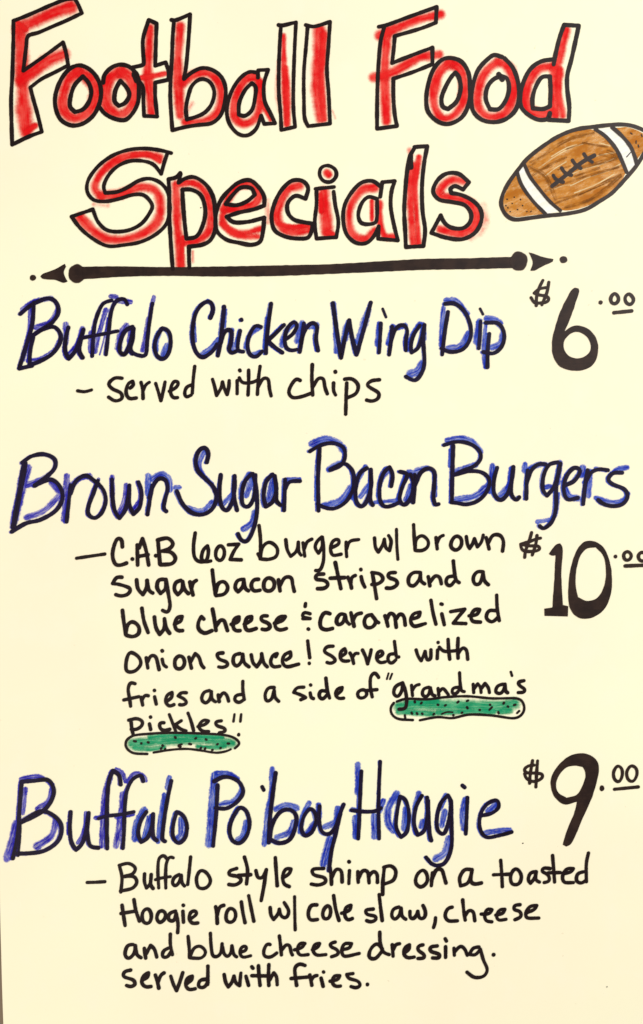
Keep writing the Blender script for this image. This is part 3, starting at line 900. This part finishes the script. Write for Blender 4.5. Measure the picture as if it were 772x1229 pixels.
K17:cents_digit 692,145 672,160 680,188 700,188 712,165 z
K17:cents_digit 762,148 742,165 750,190 772,192 784,168 z
K19:underline 680,216 785,212
# dish_word|blue and black lettering reading Buffalo, last dish
@ 0 900
K22 108,150 97,280 90,400 65,518;108,150 170,145 235,142 262,190 245,250 200,298 105,345;110,340 200,292 260,312 297,360 285,430 220,480 150,493 85,495
K15 100,345 98,420 90,505
B22 105,138 190,125 255,165;250,190 235,240 180,280;125,185 112,300
B34 82,350 62,430 35,520
B32 270,340 250,410 180,460
K21 342,295 338,370 345,440 367,478 395,450 415,390 428,300 422,400 437,460 475,468
B18 328,350 330,400;375,445 405,390 415,300
K21 582,165 575,120 545,97 525,150 517,250 515,360 517,472
B28 530,130 505,220 490,460
B20 560,90 590,110 605,150;460,325 520,310
K20 690,148 680,120 640,138 610,200 600,300 597,400 592,470
K19 475,328 510,316 580,308 645,295
B30 592,210 580,330 558,460
B22 615,150 650,110 695,125 702,145;560,320 640,305
@ 150 900
K21 105,295 77,340 65,400 80,440 110,420 133,360 137,305 135,380 140,420 155,432
B34 95,285 60,350 50,425
B20 115,320 90,430
K21 225,145 205,240 188,350 182,430 195,436
B26 215,130 205,180
B20 190,210 170,330 160,440
K21 250,295 235,350 232,410 257,445 290,420 300,360 280,310 z
B26 270,330 270,400 255,420
# dish_word|blue and black lettering reading Poboy with an apostrophe
K21 447,165 440,300 425,458;430,147 480,125 545,145 570,195 540,245 490,277 435,275
B36 432,118 418,280 405,450
B22 440,108 500,108 545,135;460,258 530,235 565,180
K21 555,272 520,320 503,380 517,430 550,445 585,410 600,350 585,290 z
B22 545,275 515,330;580,340 565,410 540,425
K20:apostrophe 660,172 668,188
@ 310 900
K22 85,105 72,200 57,330 52,440;55,430 70,350 110,290 155,282 183,310 178,370 150,428 100,443 60,425
B26 68,85 65,200 45,300 30,450
B28 85,280 140,258 185,275;90,415 150,390 172,340
K21 250,277 222,310 207,370 225,408 258,390 280,330 268,288 z
B26 245,250 215,310 200,390;235,395 265,350
K21 295,265 292,330 307,390 340,400 370,370 390,310 410,257;395,300 372,400 352,480 340,575
B28 290,260 292,320;380,275 370,340 320,365
B36 345,425 325,490 312,545
# dish_word|blue and black lettering reading Hoagie
K21 495,98 490,200 485,320 480,423
K20 585,52 580,150 577,300 580,423
K20 448,285 500,292 560,290 590,275
B26 478,65 475,200;465,320 465,415;555,310 555,415;600,240 582,290
B20 450,280 500,290
@ 440 900
K20 160,220 147,290 142,370 165,415 193,390 203,300 185,235 z
B34 145,205 103,280 105,350 128,385
B26 185,280 178,375
K21 265,217 237,270 227,350 245,405 275,388 293,310 295,240;290,225 297,320 302,400 310,432
B26 250,205 230,280;268,340 260,365
K21 390,215 357,250 337,320 342,385 370,400 393,340 405,250 z;405,240 407,350 405,470 370,543 320,548 285,512
B26 380,215 350,280;375,290 360,360
B34 395,420 375,490 330,520
K20 483,225 480,300 475,400
K20:letter_dot 458,167 470,177
B28 473,235 458,300 465,375
K20 545,312 600,300 633,270 625,238 582,252 547,300 542,370 572,415 640,405 695,390
B26 565,395 630,385 685,382;580,290 620,255
# price|price of nine dollars in thick black numerals
@ 579 890
@ 615 915
K16:dollar_sign 94,-13 87,26 82,60 80,96;118,-12 113,50 110,114;101,9 80,10 54,28 62,45 104,47 140,52 143,67 114,86 85,86 62,70 56,50
@ 579 890
F:digit 325,215 330,160 370,100 420,62 480,52 535,75 555,115 545,190 520,270 480,360 420,490 400,500 383,490 400,430 440,330 450,285 390,298 350,270|440,112 400,120 370,150 350,200 360,240 400,265 450,250 480,200 492,150 478,118
D:decimal_point 570,220,12,15
K16:cents_digit 645,112 625,145 632,180 652,190 668,160 665,125 z
K16:cents_digit 710,112 688,145 698,182 720,188 738,158 735,125 z
K17:underline 630,225 745,214
# description_word|dash before the hoagie description
@ 90 1020
K17:dash 60,154 100,153 146,150
# description_word|small black word Buffalo in the hoagie text
K18 217,80 228,130 222,200;214,72 260,62 293,85 280,112 240,125 285,125 300,150 280,180 220,195
K18 336,112 335,150 345,180 363,160 368,115 365,165 377,182
K17 443,40 430,23 407,35 400,90 404,180
K17 474,35 457,30 441,60 437,120 438,180
K16 388,140 420,131 460,125
K18 502,115 477,130 470,160 485,170 503,150 512,118 515,155 528,170
K18 557,30 550,100 543,163
K18 605,95 585,130 595,178 633,178 653,145 632,105 z
# description_word|small black word style
@ 260 1020
K19 98,85 62,98 60,115 110,125 120,145 90,165 60,162
K19 135,30 150,90 145,160;105,118 165,115
K19 190,95 200,130 222,128 240,90 230,160 215,240
K19 283,32 287,100 292,168
K19 318,130 350,110 358,88 335,85 318,120 325,160 350,172
# description_word|small black word shimp
K19 515,85 460,90 465,115 520,130 525,150 490,165 455,160
K19 545,80 550,120 552,162;553,130 575,88 598,95 603,150
K19 638,95 635,158;635,52 637,54
@ 420 1020
K19 38,100 40,152;42,130 62,95 85,100 92,155;90,125 112,98 130,110 132,152
K19 165,80 158,150 157,210;162,80 195,72 220,95 210,140 165,160
# description_word|small black word on
K19 350,92 322,115 315,155 340,175 370,150 368,110 z
K19 395,105 390,168;392,140 415,90 440,90 450,120 460,155
# description_word|small black letter a before toasted
K19 578,90 550,90 525,130 530,168 565,155 582,110 585,90 580,150 600,160 630,154
# description_word|small black word toasted
@ 540 1020
K18 242,45 247,110 250,172;207,115 290,112
K19 312,85 290,115 295,158 328,160 342,125 330,95 z
K19 410,100 385,105 373,140 385,155 405,130 412,100 410,140 428,150
K18 478,85 445,82 438,98 470,115 475,145 450,152
K18 490,22 495,80 500,150;470,105 528,104
K18 540,110 580,100 590,85 560,85 538,120 545,150 590,152
K18 640,100 610,110 605,145 630,155 650,140;662,10 652,60 652,148
# description_word|small black word Hoagie in the text
@ 90 1020
K19 228,262 235,310 243,360;285,235 295,290 312,338;223,302 295,290
K19 345,277 325,300 332,345 358,348 370,312 357,280 z
K19 430,290 407,290 394,325 410,346 435,325 437,300 z
K19 485,290 457,300 450,330 475,338 488,300 497,350 495,393
K19 520,290 523,343;521,261 523,263
K19 560,325 588,302 580,287 557,295 550,328 565,348 592,346
# description_word|small black word roll
K19 677,268 682,300 685,348;684,310 697,268 716,262
@ 260 1020
K19 65,275 48,300 50,338 75,343 93,318 88,285 z
K19 120,245 128,300 138,345
K19 155,215 168,280 180,338
# description_word|small black abbreviation w with slash, hoagie text
K18 258,272 262,310 275,330 298,300 302,280 312,315 335,322 348,290 325,248
K16:slash 375,220 376,300 378,380
# description_word|small black word cole
K19 482,260 455,262 440,300 450,332 485,330
K19 532,262 511,290 514,325 538,325 549,292 542,265 z
K19 562,215 572,280 588,335
K19 600,300 640,285 645,262 622,270 615,310 630,333 652,325
# description_word|small black word slaw
@ 420 1020
K19 112,280 75,285 80,305 125,315 125,332 95,342 80,335
K19 140,210 148,280 155,335
K19 235,270 208,280 200,315 215,330 240,305 245,275 250,315 268,328
K19 288,290 288,320 302,328 322,305 325,290 335,325 358,320 362,290 350,262
K18:comma 410,320 408,345 400,368
# description_word|small black word cheese after the comma
K19 490,270 470,275 455,310 470,335 515,335
K19 540,235 545,285 552,332;552,310 570,285 590,290 598,335
@ 540 1020
K18 148,303 190,300 200,282 180,278 165,305 172,335 200,340
K18 218,308 255,298 262,280 238,282 222,310 230,332 268,328
K18 335,258 308,262 305,282 335,290 340,315 310,330
K18 362,298 405,280 415,262 385,265 365,290 365,320 425,322
# description_word|small black word and, third hoagie line
@ 90 1020
K19 282,450 255,455 242,500 260,518 288,490 292,455 300,500 320,513
K19 335,468 342,515;344,495 365,455 383,470 395,510
K19 455,465 427,480 422,508 445,510 465,480;460,400 460,450 470,498
# description_word|small black word blue, third hoagie line
K18 545,410 550,460 552,512;555,505 575,465 605,457 630,485 610,513 555,513
@ 230 1110
K18 92,35 95,90 105,145 130,145 145,120 148,85
K18 150,100 158,135 175,148 192,125 195,95 205,140 218,148
K18 235,125 262,118 265,98 245,98 232,125 245,150 285,143
# description_word|small black word cheese, third hoagie line
K18 378,90 365,85 348,115 350,145 380,150 410,130
K18 422,48 428,95 432,140;435,115 455,90 472,95 478,130 485,140
K18 495,115 530,105 545,85 520,85 508,115 520,140 560,138
K18 580,115 610,100 615,85 595,85 582,115 598,140 645,138
K18 690,78 665,85 668,100 700,115 705,135 672,148
@ 400 1110
K18 40,115 80,105 88,85 55,85 42,110 50,145 125,132
# description_word|small black word dressing
@ 420 1020
K19 155,470 130,445 100,470 92,510 120,518 155,480;143,390 145,440 160,485 188,497
K19 203,450 207,505;207,475 220,448 238,445
K19 260,490 285,470 285,450 265,462 258,495 275,512 308,508
K19 350,450 328,455 325,475 355,495 358,512 325,515
K19 418,455 385,460 385,480 430,495 428,512 395,512
K19 458,458 458,510;456,420 462,432
K18 498,465 500,500;500,485 530,455 550,470 562,500
K18 618,460 590,465 572,495 600,498 625,470 638,520 658,570 640,600 595,605 560,580
D:full_stop 688,497,11,11
# description_word|small black word served, last line
@ 90 1020
K19 270,572 240,580 235,602 285,620 293,640 270,652 250,645
K19 325,620 352,605 355,585 335,595 322,630 340,652 368,650
K19 388,595 398,625 405,658;402,630 415,595 430,585
K19 462,600 475,640 490,670 505,630 520,583
K19 535,640 565,615 565,600 542,610 533,645 550,665 580,660
K19 630,615 602,620 595,650 620,655 640,630;640,552 640,600 638,640
# description_word|small black word with, last line
@ 230 1110
K19 158,232 165,270 178,292 198,265 205,240 215,275 232,285 238,225
K19 262,240 275,285;290,195 296,203
K19 322,190 325,240 330,285;290,238 380,240
K19 372,185 370,240 372,285;375,260 395,225 408,240 412,282
# description_word|small black word fries, last line
K19 545,190 520,182 497,200 500,250 505,285;478,252 560,245
K18 568,235 578,285;575,260 590,238 603,238
K18 622,250 632,290;633,220 635,222
K18 665,265 705,255 712,238 685,240 675,270 690,290 715,288
@ 420 1020
K18 15,588 -15,592 -8,610 40,625 50,645 30,657 5,650
D:full_stop 84,640,10,11
# ink_speck|tiny stray ink specks on the bare paper
@ 0 0
D:speck 967,1002,4,3
D:speck 2508,4044,4,3
D:speck 2910,4730,3,3
"""
NAMES = {'K': 'letter', 'R': 'red_fill', 'S': 'red_smear', 'B': 'blue_shading', 'G': 'green_fill', 'N': 'brown_fill', 'W': 'white_stripe', 'O': 'brown_streak', 'C': 'pale_streak', 'P': 'skin_spot', 'F': 'digit', 'D': 'dot'}
MAT = {'K': 'K', 'P': 'K', 'F': 'K', 'D': 'K', 'R': 'R', 'S': 'S', 'B': 'B', 'G': 'G', 'N': 'N', 'W': 'W', 'O': 'O', 'C': 'C'}

def build(data):
    ox = oy = 0.0
    word = None; wkind = ''
    for ln in data.strip().splitlines():
        ln = ln.strip()
        if not ln: continue
        if ln[0] == '#':
            wkind, lab = ln[1:].strip().split('|')
            word = empty(wkind, poster)
            word['label'] = lab
            continue
        if ln[0] == '@':
            ox, oy = map(float, ln[1:].split()); continue
        head, body = ln.split(' ', 1)
        name = None
        if ':' in head: head, name = head.split(':')
        kind = head[0]
        width = float(head[1:]) / 4 if len(head) > 1 else 5.0
        name = name or NAMES[kind]
        width *= {'R': 1.34, 'B': 1.30, 'S': 1.5, 'G': 1.38, 'K': 0.95 if wkind == 'title_word' else 1.03}.get(kind, 1.0)
        def vec(tok):
            a, b = tok.split(',')
            return Vector((ox + float(a) / 4, oy + float(b) / 4))
        mat = M['Q' if kind == 'K' and wkind == 'dish_word' else 'T' if kind in 'KFD' and wkind in ('price', 'arrow_line', 'football_drawing') else 'V' if kind == 'B' and ox < 100 else MAT[kind]]
        def done(buf):
            face_front(buf)
            mesh_obj(name, buf.v, buf.f, mat, word, buf.uv, buf.e)
        buf = Buf()
        if kind == 'D':
            a = [float(q) / 4 for q in body.split(',')]
            blob(buf, ox + a[0], oy + a[1], a[2], a[3], 'K')
        elif kind in 'FNW':
            loops = [[vec(t) for t in part.split()] for part in body.split('|')]
            area(buf, loops, 'K' if kind == 'F' else kind, 48, math.radians(-24) if kind in 'NW' else 0)
        else:
            for st in body.split(';'):
                toks = st.split()
                closed = toks[-1] == 'z'
                pts = [vec(t) for t in toks if t != 'z']
                limit = 62 if kind == 'K' and wkind in ('title_word',) else (100 if kind in 'KP' else 170)
                for seg, cl in split_corners(pts, closed, limit):
                    ribbon(buf, seg, cl, width, kind, 1.1, 0.5 if wkind == 'title_word' else 0.22)
                if kind != 'K':          # each coloured stroke is a piece of its own
                    done(buf)
                    buf = Buf()
        if buf.v: done(buf)
        if kind == 'K' and wkind == 'dish_word' and name == 'letter':
            # the word was first written in blue, a touch to the left of the black
            dx, dy = rnd.uniform(-2.1, -1.0), rnd.uniform(-0.4, 0.6)
            for st in body.split(';'):
                buf = Buf()
                toks = st.split()
                pts = [vec(q) + Vector((dx + rnd.uniform(-.5, .5), dy)) for q in toks if q != 'z']
                ribbon(buf, pts, toks[-1] == 'z', width * 0.98, 'B', 1.1, 0.22)
                face_front(buf)
                mesh_obj('blue_shading', buf.v, buf.f, M['V' if ox < 100 else 'B'], word, buf.uv, buf.e)

build(DATA)
